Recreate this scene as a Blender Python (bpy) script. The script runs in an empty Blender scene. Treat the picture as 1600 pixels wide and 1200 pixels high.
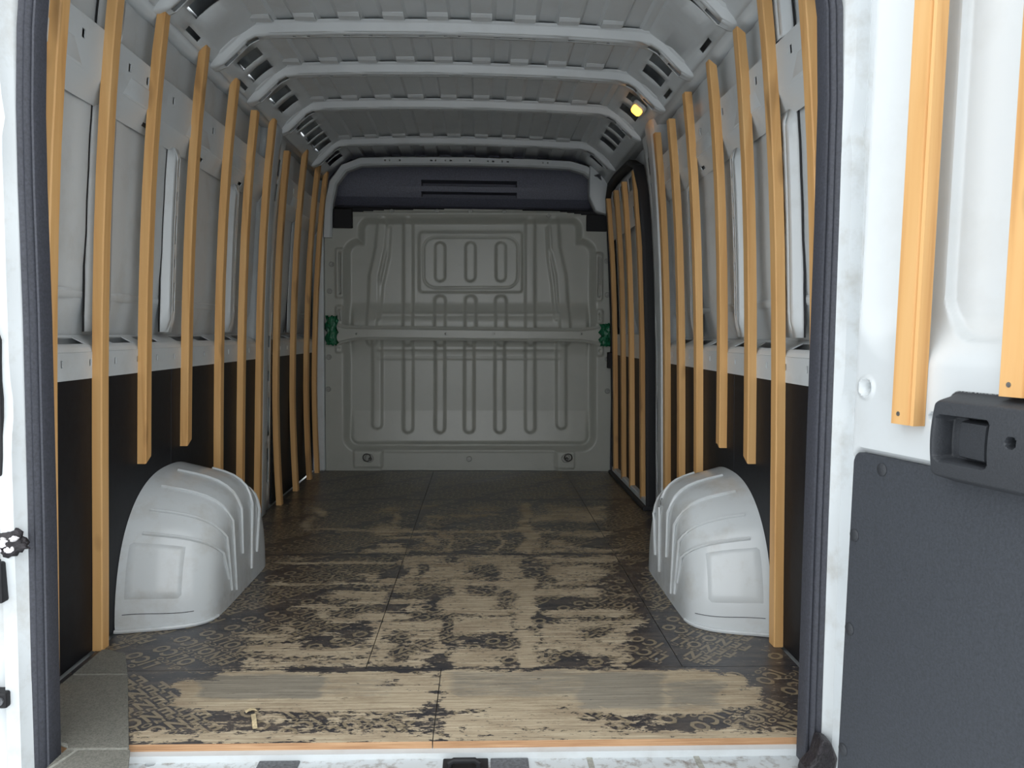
import bpy, bmesh, math, random
import numpy as np
random.seed(7)
S = bpy.context.scene
COL = S.collection

# ------------------------------------------------------------------ camera
# van space: X across (0 = middle), Y forward from the rear edge of the plywood floor, Z up from the floor
F_PX, VX, VY, ROLL = 1250.0, 752.0, 520.0, 0.006
CAM = np.array([0.10, -1.666, 0.874])
_y = np.array([VX - 800, 600 - VY, F_PX], float); _y /= np.linalg.norm(_y)
_u = np.array([math.sin(ROLL), math.cos(ROLL), 0.0]); _z = _u - _y * (_u @ _y); _z /= np.linalg.norm(_z)
_x = -np.cross(_y, _z)
AX = np.array([_x, _y, _z])            # rows: world axes seen in camera space (right, up, forward)
def ray(px, py): return AX @ np.array([px - 800.0, 600.0 - py, F_PX])
def at(px, py, axis, val):             # where the ray of a photo pixel meets the plane axis = val
    r = ray(px, py); return CAM + (val - CAM[axis]) / r[axis] * r
def proj(P):                           # (n,3) world -> (n,2) photo pixels
    c = (np.asarray(P, float) - CAM) @ AX
    return np.stack([800 + F_PX * c[:, 0] / c[:, 2], 600 - F_PX * c[:, 1] / c[:, 2]], 1)
cam = bpy.data.cameras.new('camera'); camo = bpy.data.objects.new('camera', cam); COL.objects.link(camo)
cam.sensor_width = 36; cam.lens = F_PX / 1600 * 36; cam.clip_start = 0.02
from mathutils import Matrix
_R = np.stack([AX[:, 0], AX[:, 1], -AX[:, 2]], 1)
camo.matrix_world = Matrix([[*_R[i], CAM[i]] for i in range(3)] + [[0, 0, 0, 1]])
S.camera = camo

# ------------------------------------------------------------------ light
w = bpy.data.worlds.new('overcast'); S.world = w; w.use_nodes = True
bg = w.node_tree.nodes['Background']; bg.inputs[0].default_value = (0.94, 0.975, 1.0, 1); bg.inputs[1].default_value = 1.25
S.view_settings.view_transform = 'Standard'; S.view_settings.look = 'None'
S.view_settings.gamma = 1; S.view_settings.use_curve_mapping = False
S.view_settings.exposure = 1.1

# ------------------------------------------------------------------ materials
def lin(c): return tuple(((v / 255) / 12.92 if v <= 10 else ((v / 255 + .055) / 1.055) ** 2.4) for v in c) + (1,)
class NT:
    def __init__(s, name):
        s.m = bpy.data.materials.new(name); s.m.use_nodes = True; s.t = s.m.node_tree; s.b = s.t.nodes['Principled BSDF']
    def n(s, typ, **kw):
        nd = s.t.nodes.new(typ)
        for k, v in kw.items():
            if k.startswith('i_'):
                key = k[2:]; key = int(key) if key.isdigit() else key
                nd.inputs[key].default_value = v
            else: setattr(nd, k, v)
        return nd
    def l(s, a, b): s.t.links.new(a, b)
    def noise(s, scale=(1, 1, 1), detail=4, rough=.6, nscale=1.0, coord='pos'):
        if coord == 'pos': c = s.n('ShaderNodeNewGeometry').outputs['Position']
        else: c = s.n('ShaderNodeTexCoord').outputs['Object']
        mp = s.n('ShaderNodeMapping'); mp.inputs['Scale'].default_value = scale; s.l(c, mp.inputs[0])
        nz = s.n('ShaderNodeTexNoise'); nz.inputs['Scale'].default_value = nscale; nz.inputs['Detail'].default_value = detail; nz.inputs['Roughness'].default_value = rough
        s.l(mp.outputs[0], nz.inputs['Vector']); return nz.outputs['Fac'], mp
    def ramp(s, fac, stops, interp='LINEAR'):
        r = s.n('ShaderNodeValToRGB'); r.color_ramp.interpolation = interp; e = r.color_ramp.elements
        while len(e) < len(stops): e.new(.5)
        for k, (p, c) in enumerate(stops): e[k].position = p; e[k].color = c
        s.l(fac, r.inputs[0]); return r.outputs[0]
    def mix(s, fac, a, b, blend='MIX'):
        m = s.n('ShaderNodeMix', data_type='RGBA', blend_type=blend)
        for v, i in ((fac, 0), (a, 6), (b, 7)):
            if hasattr(v, 'links'): s.l(v, m.inputs[i])
            else: m.inputs[i].default_value = v
        return m.outputs[2]
    def math(s, op, a, b=None, clamp=False):
        m = s.n('ShaderNodeMath', operation=op, use_clamp=clamp)
        for i, v in enumerate((a, b)):
            if v is None: continue
            if hasattr(v, 'links'): s.l(v, m.inputs[i])
            else: m.inputs[i].default_value = v
        return m.outputs[0]
    def bump(s, h, strength=.3, dist=.01):
        b = s.n('ShaderNodeBump'); b.inputs['Strength'].default_value = strength; b.inputs['Distance'].default_value = dist
        s.l(h, b.inputs['Height']); s.l(b.outputs[0], s.b.inputs['Normal'])
    def col(s, c):
        if hasattr(c, 'links'): s.l(c, s.b.inputs['Base Color'])
        else: s.b.inputs['Base Color'].default_value = c
    def set(s, rough=.5, metal=0, spec=.5):
        s.b.inputs['Roughness'].default_value = rough; s.b.inputs['Metallic'].default_value = metal; s.b.inputs['Specular IOR Level'].default_value = spec

def paint(name, rgb, rough=.35, dirt=None, amt=.25, nscale=6, wave=.0):
    t = NT(name); t.set(rough)
    f, _ = t.noise((1, 1, 1), 6, .65, nscale)
    base = lin(rgb)
    c = t.mix(t.math('MULTIPLY', t.ramp(f, [(.5, (0, 0, 0, 1)), (.72, (1, 1, 1, 1))]), amt), base, lin(dirt or tuple(int(v * .8) for v in rgb)))
    t.col(c)
    g, _ = t.noise((1, 1, .25), 2, .5, 7); t.bump(g, .25 + wave, .006)
    return t.m
def simple(name, rgb, rough=.6, metal=0, nscale=60, amt=.3, bump=.2, spec=.5, dist=.002):
    t = NT(name); t.set(rough, metal, spec)
    f, _ = t.noise((1, 1, 1), 4, .6, nscale)
    k = tuple(max(0, min(255, int(v * (1 - amt)))) for v in rgb); h = tuple(max(0, min(255, int(v * (1 + amt * .6)))) for v in rgb)
    t.col(t.ramp(f, [(.3, lin(k)), (.7, lin(h))])); t.bump(f, bump, dist)
    return t.m
M = {}
BODY = (196, 201, 203)                  # one and the same white van paint inside and out
M['inner'] = paint('grey_body_paint', BODY, .34, (160, 158, 152), .35)
M['roof'] = paint('roof_paint', BODY, .33, (165, 165, 163), .3)
M['bow'] = paint('roof_bow_paint', BODY, .38, (165, 165, 163), .25)
M['arch'] = paint('wheel_arch_paint', BODY, .18, (165, 160, 150), .45, 9)
M['bulk'] = paint('bulkhead_paint', (172, 174, 166), .3, (145, 146, 138), .2)
M['white'] = paint('white_van_paint', BODY, .3, (160, 157, 148), .55, 11, .2)
M['door'] = paint('rear_door_paint', BODY, .28, (172, 172, 167), .25, 5)
M['sill'] = paint('dirty_sill_paint', BODY, .4, (104, 86, 68), 1.0, 34)
M['rubber'] = simple('rubber_seal', (56, 58, 66), .6, 0, 200, .2, .1)
M['blackseal'] = simple('black_door_rubber', (28, 29, 33), .55, 0, 200, .2, .1)
M['blackpanel'] = simple('black_faced_panel', (22, 23, 27), .55, 0, 35, .22, .15, .3)
M['plastic'] = simple('charcoal_plastic', (46, 49, 54), .6, 0, 300, .12, .35)
M['trim'] = simple('grey_door_trim', (52, 56, 62), .7, 0, 220, .14, .5)
M['shelf'] = simple('cab_shelf_plastic', (112, 114, 128), .5, 0, 120, .12, .15)
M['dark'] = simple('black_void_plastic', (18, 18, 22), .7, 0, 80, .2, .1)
M['metal'] = simple('zinc_metal', (170, 172, 172), .3, .9, 150, .12, .1)
M['ringmetal'] = simple('dark_steel', (96, 96, 94), .3, .8, 150, .12, .1)
M['bolt'] = simple('painted_bolt', (150, 152, 146), .4, .2, 150, .12, .1)
M['grime'] = simple('black_grease', (34, 30, 34), .5, 0, 90, .5, .6, .5, .01)
M['snow'] = simple('dirty_snow', (226, 222, 224), .8, 0, 70, .16, .6, .5, .01)
M['joint'] = simple('pale_grout', (150, 150, 142), .8, 0, 90, .15, .2)
M['step'] = simple('grey_grip_plate', (92, 94, 98), .7, 0, 160, .25, .5)
M['concrete'] = simple('snow_dusted_concrete', (212, 214, 216), .9, 0, 5, .12, .2)  # snow-pale tone raised so the unseen ground bounces light inside
M['straw'] = simple('dry_chip', (206, 188, 150), .7, 0, 90, .2, .2)

def pine(name, a, b, k):
    t = NT(name); t.set(.55)
    oi = t.n('ShaderNodeObjectInfo')
    tc = t.n('ShaderNodeTexCoord'); mp = t.n('ShaderNodeMapping'); mp.inputs['Scale'].default_value = (34, 34, 1.6); t.l(tc.outputs['Object'], mp.inputs[0])
    cmb = t.n('ShaderNodeCombineXYZ'); 
    for i in range(3): t.l(t.math('MULTIPLY', oi.outputs['Random'], 37.0), cmb.inputs[i])
    t.l(cmb.outputs[0], mp.inputs['Location'])
    nz = t.n('ShaderNodeTexNoise'); nz.inputs['Scale'].default_value = 1; nz.inputs['Detail'].default_value = 5; nz.inputs['Distortion'].default_value = .6; t.l(mp.outputs[0], nz.inputs['Vector'])
    g = t.ramp(nz.outputs['Fac'], [(.3, lin(a)), (.55, lin(b)), (.8, lin(k))])
    m2 = t.n('ShaderNodeMapping'); m2.inputs['Scale'].default_value = (14, 14, 4.5); t.l(tc.outputs['Object'], m2.inputs[0]); t.l(cmb.outputs[0], m2.inputs['Location'])
    n2 = t.n('ShaderNodeTexNoise'); n2.inputs['Scale'].default_value = 1; n2.inputs['Detail'].default_value = 1; t.l(m2.outputs[0], n2.inputs['Vector'])
    kn = t.ramp(n2.outputs['Fac'], [(.68, (0, 0, 0, 1)), (.78, (1, 1, 1, 1))])
    c = t.mix(t.math('MULTIPLY', kn, .6), g, lin(tuple(int(v * .62) for v in k)))
    tint = t.math('ADD', t.math('MULTIPLY', oi.outputs['Random'], .22), .86)
    hsv = t.n('ShaderNodeHueSaturation'); t.l(c, hsv.inputs['Color']); t.l(tint, hsv.inputs['Value'])
    t.col(hsv.outputs[0]); t.bump(nz.outputs['Fac'], .15, .002)
    return t.m
M['pine'] = pine('pine_batten', (220, 176, 118), (212, 164, 104), (188, 138, 82))

def film(name, ink):
    # phenolic film worn down to bare veneer where the vertex attribute "wear" is high
    t = NT(name)
    aw = t.n('ShaderNodeAttribute', attribute_name='wear').outputs['Fac']
    ag = t.n('ShaderNodeAttribute', attribute_name='grey').outputs['Fac']
    n1, _ = t.noise((11, 70, 1), 8, .75, 1.0)
    n2, _ = t.noise((70, 190, 1), 5, .75, 1.0)
    n3, _ = t.noise((3, 9, 1), 5, .65, 1.0)
    n4, _ = t.noise((38, 60, 1), 4, .7, 1.0)
    s = t.math('ADD', aw, t.math('MULTIPLY', t.math('SUBTRACT', n1, .5), 2.6))
    s = t.math('ADD', s, t.math('MULTIPLY', t.math('SUBTRACT', n2, .5), 2.2))
    s = t.math('ADD', s, t.math('MULTIPLY', t.math('SUBTRACT', n3, .5), .9))
    s = t.math('ADD', s, t.math('MULTIPLY', t.math('SUBTRACT', n4, .5), 2.4))
    mask = t.ramp(s, [(.515, (0, 0, 0, 1)), (.56, (1, 1, 1, 1))])
    v1, _ = t.noise((5, 130, 1), 5, .65, 1.0)
    veneer = t.ramp(v1, [(.3, lin((140, 126, 105))), (.5, lin((174, 159, 134))), (.72, lin((202, 190, 164)))])
    blot, _ = t.noise((7, 12, 1), 6, .7, 1.0)
    veneer = t.mix(t.math('MULTIPLY', t.ramp(blot, [(.48, (0, 0, 0, 1)), (.7, (1, 1, 1, 1))]), .5), veneer, lin((128, 108, 86)))
    gcol = t.ramp(v1, [(.3, lin((112, 108, 98))), (.7, lin((150, 144, 131)))])
    gm = t.ramp(t.math('ADD', ag, t.math('MULTIPLY', t.math('SUBTRACT', n1, .5), 1.6)), [(.3, (0, 0, 0, 1)), (.75, (.85, .85, .85, 1))])
    veneer = t.mix(gm, veneer, gcol)
    if ink: fl = t.ramp(n2, [(.3, lin((112, 102, 84))), (.7, lin((150, 137, 113)))])
    else: fl = t.ramp(n2, [(.25, lin((42, 42, 45))), (.55, lin((58, 57, 60))), (.8, lin((88, 86, 85)))])
    dusty, _ = t.noise((6, 22, 1), 5, .7, 1.0)
    fl = t.mix(t.math('MULTIPLY', t.ramp(dusty, [(.45, (0, 0, 0, 1)), (.75, (1, 1, 1, 1))]), .5), fl, lin((124, 112, 98)))
    t.col(t.mix(mask, fl, veneer))
    t.l(t.ramp(mask, [(0, (.3, .3, .3, 1)), (1, (.75, .75, .75, 1))]), t.b.inputs['Roughness'])
    inv = t.math('SUBTRACT', 1.0, mask)
    t.bump(t.math('ADD', inv, t.math('MULTIPLY', n2, .4)), .35, .0015)
    return t.m
M['film'] = film('worn_phenolic_film', False); M['ink'] = film('worn_film_lettering', True)
t = NT('plywood_edge'); t.set(.7)
f, _ = t.noise((4, 4, 420), 3, .6, 1); g, _ = t.noise((12, 12, 60), 4, .6, 1)
t.col(t.mix(.4, t.ramp(f, [(.35, lin((126, 90, 60))), (.5, lin((172, 132, 96))), (.68, lin((190, 156, 120)))]), t.ramp(g, [(.3, lin((150, 110, 76))), (.7, lin((186, 150, 112)))])))
M['edge'] = t.m
t = NT('speckled_grey_stone'); t.set(.75)
f, _ = t.noise((1, 1, 1), 4, .8, 260); g, _ = t.noise((1, 1, 1), 3, .5, 60)
t.col(t.mix(.3, t.ramp(f, [(.36, lin((74, 74, 70))), (.55, lin((120, 119, 111))), (.75, lin((140, 138, 128)))]), t.ramp(g, [(.3, lin((96, 96, 88))), (.7, lin((122, 120, 112)))])))
M['stone'] = t.m
t = NT('green_tape_film'); t.set(.18); t.col(lin((36, 120, 84))); g, _ = t.noise((1, 1, 1), 4, .6, 40); t.bump(g, .8, .01); t.b.inputs['Transmission Weight'].default_value = .25
M['tape'] = t.m
t = NT('lamp_glow'); t.col(lin((255, 210, 120))); t.b.inputs['Emission Color'].default_value = (1.0, .40, .04, 1); t.b.inputs['Emission Strength'].default_value = 3.0
M['glow'] = t.m

# ------------------------------------------------------------------ mesh helpers
class MB:
    def __init__(s): s.v = []; s.f = []; s.mi = []
    def add(s, verts, faces, mi=0):
        o = len(s.v); s.v += [tuple(map(float, p)) for p in verts]; s.f += [tuple(o + i for i in q) for q in faces]; s.mi += [mi] * len(faces)
    def box(s, x0, x1, y0, y1, z0, z1, mi=0):
        s.add([(x, y, z) for z in (z0, z1) for y in (y0, y1) for x in (x0, x1)],
              [(0, 2, 3, 1), (4, 5, 7, 6), (0, 1, 5, 4), (2, 6, 7, 3), (0, 4, 6, 2), (1, 3, 7, 5)], mi)
    def grid(s, nu, nv, fn, mi=0, skip=None, flip=False):
        V = [fn(i, j) for j in range(nv) for i in range(nu)]
        Q = []
        for j in range(nv - 1):
            for i in range(nu - 1):
                if skip and skip(i, j): continue
                q = (j * nu + i, j * nu + i + 1, (j + 1) * nu + i + 1, (j + 1) * nu + i)
                Q.append(q[::-1] if flip else q)
        s.add(V, Q, mi)
    def holed(s, u0, u1, v0, v1, holes, fn, du=.2, dv=.2, mi=0, flip=False):
        us = {u0, u1}; vs = {v0, v1}
        for a, b, c, d in holes:
            us |= {a, b}; vs |= {c, d}
        def fill(st, step):
            L = sorted(st); out = [L[0]]
            for a, b in zip(L, L[1:]):
                n = max(1, int(math.ceil((b - a) / step)))
                out += [a + (b - a) * k / n for k in range(1, n + 1)]
            return out
        us = fill(us, du); vs = fill(vs, dv)
        def sk(i, j):
            cu = (us[i] + us[i + 1]) / 2; cv = (vs[j] + vs[j + 1]) / 2
            return any(a < cu < b and c < cv < d for a, b, c, d in holes)
        s.grid(len(us), len(vs), lambda i, j: fn(us[i], vs[j]), mi, sk, flip)
    def sweep(s, rings, closed=True, cap=True, mi=0):
        n = len(rings[0]); o = [p for r in rings for p in r]; Q = []
        for k in range(len(rings) - 1):
            for i in range(n if closed else n - 1):
                a = k * n + i; b = k * n + (i + 1) % n
                Q.append((a, b, b + n, a + n))
        if cap and closed: Q.append(tuple(range(n))[::-1]); Q.append(tuple(range((len(rings) - 1) * n, len(rings) * n)))
        s.add(o, Q, mi)
    def tube(s, pts, r, seg=6, mi=0):
        P = [np.array(p, float) for p in pts]; rings = []
        for k, p in enumerate(P):
            d = P[min(k + 1, len(P) - 1)] - P[max(k - 1, 0)]; d = d / (np.linalg.norm(d) + 1e-9)
            a = np.cross(d, [0.13, .2, .97]); 
            if np.linalg.norm(a) < .1: a = np.cross(d, [1, 0, 0])
            a = a / np.linalg.norm(a); b = np.cross(d, a)
            rings.append([tuple(p + r * (math.cos(q) * a + math.sin(q) * b)) for q in np.linspace(0, 2 * math.pi, seg, endpoint=False)])
        s.sweep(rings, mi=mi)
    def disc(s, c, axis, r, depth, seg=14, r2=None, mi=0):
        c = np.array(c, float); n = np.array(axis, float); n /= np.linalg.norm(n)
        a = np.cross(n, [0.3, .5, .81]); a /= np.linalg.norm(a); b = np.cross(n, a); r2 = r if r2 is None else r2
        A = np.linspace(0, 2 * math.pi, seg, endpoint=False)
        s.sweep([[tuple(c + rr * (math.cos(q) * a + math.sin(q) * b) + n * d) for q in A] for rr, d in ((r, 0), (r, depth * .5), (r2, depth))], mi=mi)
    def build(s, name, mats, parent=None, smooth=False, bevel=0, solid=0, seg=2, weld=0, angle=35):
        me = bpy.data.meshes.new(name); me.from_pydata(s.v, [], s.f)
        for m in (mats if isinstance(mats, (list, tuple)) else [mats]): me.materials.append(M[m] if isinstance(m, str) else m)
        if any(s.mi): me.polygons.foreach_set('material_index', s.mi)
        bm = bmesh.new(); bm.from_mesh(me)
        if weld: bmesh.ops.remove_doubles(bm, verts=bm.verts, dist=weld)
        bmesh.ops.recalc_face_normals(bm, faces=bm.faces)
        bm.to_mesh(me); bm.free()
        if smooth:
            for p in me.polygons: p.use_smooth = True
            me.set_sharp_from_angle(angle=math.radians(angle))
        o = bpy.data.objects.new(name, me); COL.objects.link(o)
        if parent is not None: o.parent = parent
        if solid:
            md = o.modifiers.new('thickness', 'SOLIDIFY'); md.thickness = solid; md.offset = 0
        if bevel:
            md = o.modifiers.new('bevel', 'BEVEL'); md.width = bevel; md.segments = seg; md.limit_method = 'ANGLE'; md.angle_limit = math.radians(40)
        return o
def carve(o, cutter, angle=35):         # cut real holes into a closed mesh
    c = cutter.build('cutter', 'dark'); md = o.modifiers.new('holes', 'BOOLEAN'); md.object = c; md.solver = 'EXACT'; md.operation = 'DIFFERENCE'
    bpy.context.view_layer.update()
    me = bpy.data.meshes.new_from_object(o.evaluated_get(bpy.context.evaluated_depsgraph_get()))
    mt = o.data.materials[0]; me.materials.clear(); me.materials.append(mt); me.polygons.foreach_set('material_index', [0] * len(me.polygons))
    for p in me.polygons: p.use_smooth = True
    me.set_sharp_from_angle(angle=math.radians(angle))
    o.modifiers.clear(); me.name = o.name; o.data = me; bpy.data.objects.remove(c)
def tag(o, label, cat=None, group=None, kind=None):
    o['label'] = label
    if cat: o['category'] = cat
    if group: o['group'] = group
    if kind: o['kind'] = kind
    return o
def empty(name, loc=(0, 0, 0)):
    o = bpy.data.objects.new(name, None); COL.objects.link(o); o.location = loc; o.empty_display_size = .05
    return o
def sst(x, a, b):
    q = np.clip((x - a) / (b - a), 0, 1); return q * q * (3 - 2 * q)
def rr(x, y, x0, x1, y0, y1, r):       # signed distance to a rounded rectangle (negative inside)
    cx, cy, hx, hy = (x0 + x1) / 2, (y0 + y1) / 2, abs(x1 - x0) / 2 - r, abs(y1 - y0) / 2 - r
    qx = np.abs(x - cx) - hx; qy = np.abs(y - cy) - hy
    return np.hypot(np.maximum(qx, 0), np.maximum(qy, 0)) + np.minimum(np.maximum(qx, qy), 0) - r

BULK_Y = 3.37
_pz = [-.1, 0, .5, .95, 1.3, 1.6, 1.85, 2.1]; _px = [.928, .925, .915, .90, .885, .86, .83, .80]
_pc = np.polyfit(_pz[1:7], _px[1:7], 3)
def xin(z): return float(np.polyval(_pc, min(max(z, 0), 1.95)))      # inner face of the battens
def xmt(z): return xin(z) + .0265                      # surface the battens are fixed to
def xsk(z): return xmt(z) + float(np.interp(z, [0, .82, .95, 1.1, 1.5, 1.95], [.092, .085, .046, .036, .034, .05]))   # outer skin

# ------------------------------------------------------------------ ground outside, unseen, brightened to bounce light into the van
b = MB(); b.box(-9, 9, -14, 8, -.75, -.62)
tag(b.build('ground', 'concrete'), 'pale snow dusted concrete ground under and behind the van', kind='structure')

# ------------------------------------------------------------------ floor
b = MB(); b.box(-1.06, 1.06, -.02, 3.9, -.10, -.0155)
floor = tag(b.build('floor', 'inner'), 'steel van floor pan under the plywood sheets', kind='structure')

# wear layout of the film, written as photo-pixel rectangles that are carried onto the floor plane
def crop(r): return (380 + r[0] / 2.424, 720 + r[1] / 2.424, 380 + r[2] / 2.424, 720 + r[3] / 2.424)
WORN = [(255, 170, 300, 215, .9), (225, 210, 272, 262, .9), (515, 170, 600, 200, .7), (485, 235, 590, 290, .85), (560, 185, 600, 245, .8),
        (215, 256, 640, 266, .8), (560, 262, 1180, 273, .85), (640, 165, 760, 185, .5), (690, 205, 760, 222, .8), (675, 222, 720, 252, .6), (770, 200, 980, 213, .75), (850, 168, 980, 190, .6),
        (1040, 158, 1090, 245, .9), (1090, 200, 1370, 232, .85), (1140, 168, 1385, 222, .75), (1050, 235, 1112, 352, .95), (1175, 265, 1400, 290, .85), (1170, 300, 1262, 335, .85), (1110, 330, 1440, 347, .8), (1090, 290, 1150, 350, .75),
        (440, 328, 640, 350, .85), (500, 308, 600, 332, .85), (530, 284, 720, 296, .85), (690, 285, 742, 322, .85), (758, 265, 792, 350, .8), (640, 320, 720, 345, .75), (968, 268, 988, 350, .8), (800, 290, 960, 300, .6),
        (110, 382, 600, 392, .9), (160, 365, 205, 380, .8), (600, 358, 1062, 452, .82), (1100, 360, 1440, 388, .85), (1150, 393, 1362, 442, .9), (100, 461, 560, 471, .8), (450, 428, 500, 462, .9), (500, 440, 760, 470, .8),
        (340, 490, 560, 526, .9), (300, 502, 480, 527, .85), (550, 460, 780, 505, .65), (740, 450, 1100, 585, .95), (1090, 480, 1362, 517, .9), (1120, 458, 1400, 472, .75), (1180, 430, 1350, 470, .7),
        (200, 545, 430, 562, .85), (270, 555, 335, 600, .8), (390, 520, 700, 546, .85), (430, 573, 640, 602, .85), (280, 595, 600, 610, .85), (600, 545, 780, 575, .7), (1150, 560, 1480, 592, .9),
        (1030, 445, 1112, 785, 1.2), (1000, 360, 1062, 445, .9), (480, 605, 770, 785, .85), (780, 590, 1035, 785, .95), (1110, 600, 1500, 785, .82),
        (0, 655, 180, 682, .95), (60, 705, 490, 742, .95), (0, 745, 60, 785, .8), (150, 608, 192, 652, .8), (220, 660, 242, 692, .7), (310, 640, 350, 690, .6), (40, 740, 350, 760, .6), (280, 762, 500, 785, .85),
        (1000, 40, 1450, 145, .30), (600, 60, 1000, 140, .12), (1180, 90, 1480, 140, .38), (1100, 150, 1480, 350, .2)]
WORN = [crop(r) + (r[4],) for r in WORN]
KEPT = [(770, 470, 800, 512), (840, 470, 955, 512), (950, 508, 1032, 562), (980, 485, 1032, 507), (660, 475, 760, 502), (560, 650, 620, 765), (690, 683, 732, 702), (636, 678, 682, 692), (700, 735, 772, 778), (762, 588, 790, 692),
        (810, 655, 1036, 712), (970, 738, 1032, 778), (1040, 623, 1116, 652), (1270, 635, 1372, 672), (1150, 722, 1290, 782), (1290, 740, 1400, 782), (1460, 650, 1620, 785), (630, 700, 690, 720), (655, 390, 690, 440), (860, 390, 950, 440), (700, 545, 745, 570),
        (1110, 520, 1210, 562), (1116, 590, 1180, 615), (760, 365, 850, 385), (930, 400, 975, 440)]
KEPT = [crop(r) for r in KEPT]
WORN += [(345, 1047, 690, 1112, 1.15), (275, 1062, 420, 1108, 1.1), (690, 1047, 1120, 1116, 1.2), (1000, 1054, 1165, 1106, 1.1), (1150, 1072, 1188, 1104, 1.0), (1168, 1082, 1182, 1096, .7),
         (690, 1108, 950, 1153, .95), (202, 1144, 690, 1160, .95), (690, 1142, 1260, 1160, .95), (520, 1108, 690, 1146, .5), (300, 1108, 520, 1146, .28), (950, 1110, 1200, 1146, .36), (400, 1112, 450, 1132, .6), (300, 1092, 400, 1112, .75), (1100, 1128, 1170, 1150, .8), (392, 1030, 690, 1046, .75), (380, 1004, 470, 1020, .9)]
KEPT += [(690, 1106, 760, 1116), (855, 1102, 890, 1110), (660, 1095, 690, 1112), (590, 1062, 632, 1074), (665, 1080, 690, 1086), (450, 1042, 690, 1051), (1060, 1118, 1140, 1140), (905, 1112, 940, 1128)]
GREY = [(312, 1054, 505, 1092, 1.0), (500, 1058, 620, 1090, .4), (700, 1048, 1000, 1090, .62), (900, 1050, 1040, 1108, .85), (1040, 1062, 1130, 1106, .75)]
_rng = np.random.RandomState(3)
_ph = _rng.rand(24, 4)
def wob(p, k):                          # smooth wobble so no edge is straight
    o = np.zeros(len(p))
    for i in range(k * 8, k * 8 + 8):
        fx, fy, ph, am = _ph[i]
        o += np.sin(p[:, 0] * (.015 + .07 * fx) + p[:, 1] * (.05 + .25 * fy) + ph * 6.28) * (.4 + am)
    return o
def wear_at(P):
    q = proj(P); x = q[:, 0] + 2.5 * wob(q, 0); y = q[:, 1] + 0.45 * wob(q, 1)
    mid = sst(x, 440, 560) * (1 - sst(x, 930, 1040)) * sst(y, 770, 860) * (1 - sst(y, 1046, 1052))
    wv = .02 + .20 * mid
    def cover(r):
        x0, y0, x1, y1 = r[:4]; sx = min(16.0, .35 * (x1 - x0) + 3); sy = min(5.5, .42 * (y1 - y0) + .8)
        return (sst(x, x0 - sx, x0 + sx) * (1 - sst(x, x1 - sx, x1 + sx))) * (sst(y, y0 - sy, y0 + sy) * (1 - sst(y, y1 - sy, y1 + sy)))
    for r in WORN: wv = np.maximum(wv, .02 + cover(r) * (r[4] - .02))
    for r in KEPT: wv = wv - .75 * cover(r)
    gv = np.zeros(len(P))
    for r in GREY: gv = np.maximum(gv, cover(r) * r[4])
    # long scuffs of the traffic along the floor
    return wv, gv

# letters of the printed word, made once each
_let = {}
def letter(ch):
    if ch in _let: return _let[ch]
    cu = bpy.data.curves.new('glyph', 'FONT'); cu.body = ch; cu.resolution_u = 2; cu.size = 1.0; cu.offset = .034
    o = bpy.data.objects.new('glyph', cu); COL.objects.link(o); bpy.context.view_layer.update()
    me = bpy.data.meshes.new_from_object(o.evaluated_get(bpy.context.evaluated_depsgraph_get()))
    V = np.array([v.co[:2] for v in me.vertices]); Fc = [tuple(p.vertices) for p in me.polygons]
    bpy.data.objects.remove(o); bpy.data.curves.remove(cu); bpy.data.meshes.remove(me)
    V = V - V.min(0); _let[ch] = (V, Fc, V[:, 0].max(), V[:, 1].max()); return _let[ch]
WORD = 'FENOLICO'
def word_mesh(cap, gap):
    out = []; x = 0
    for ch in WORD:
        V, Fc, wd, ht = letter(ch); s = cap / .72; out.append((V * s + [x, 0], Fc)); x += wd * s + gap
    return out, x
BIG, BIGW = word_mesh(.046, .0075); SMALL, SMALLW = word_mesh(.0165, .0042)
BIGK = .275 / BIGW
def lettering(x0, x1, y0, y1, ang):
    V = []; Fc = []; d = np.array([math.cos(ang), math.sin(ang)]); up = np.array([-d[1], d[0]])
    c = np.array([0.0, 1.0]); pitch, col = .071, .325
    n = 0
    for i in range(-14, 15):
        for j in range(-62, 63):
            o = c + d * (i * col) + up * (j * pitch) + d * (.012 * (j % 3))
            for L, k, off in ((BIG, BIGK, (0, 0)), (SMALL, 1.35, (.02, .05))):
                for gv, gf in L:
                    p = o + np.outer(gv[:, 0] * k + off[0], d) + np.outer(gv[:, 1] + off[1], up)
                    if p[:, 0].min() < x0 or p[:, 0].max() > x1 or p[:, 1].min() < y0 or p[:, 1].max() > y1: continue
                    V.append(p); Fc += [tuple(n + a for a in q) for q in gf]; n += len(p)
    if not V: return None
    return np.concatenate(V), Fc
ys = [0.0, .372, 1.45, 2.484, BULK_Y - .005]
sheets = [(-.945, .001, 0, .372, 225), (.001, .945, 0, .372, 225)]
for k in range(1, 4):
    xs = [-.945, -.195, .635, .945]
    for i in range(3): sheets.append((xs[i], xs[i + 1], ys[k], ys[k + 1], 138))
def attrs(me, P):
    a, g = wear_at(P)
    for nm, v in (('wear', a), ('grey', g)):
        at_ = me.attributes.new(nm, 'FLOAT', 'POINT'); at_.data.foreach_set('value', v.astype(np.float32))
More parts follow.
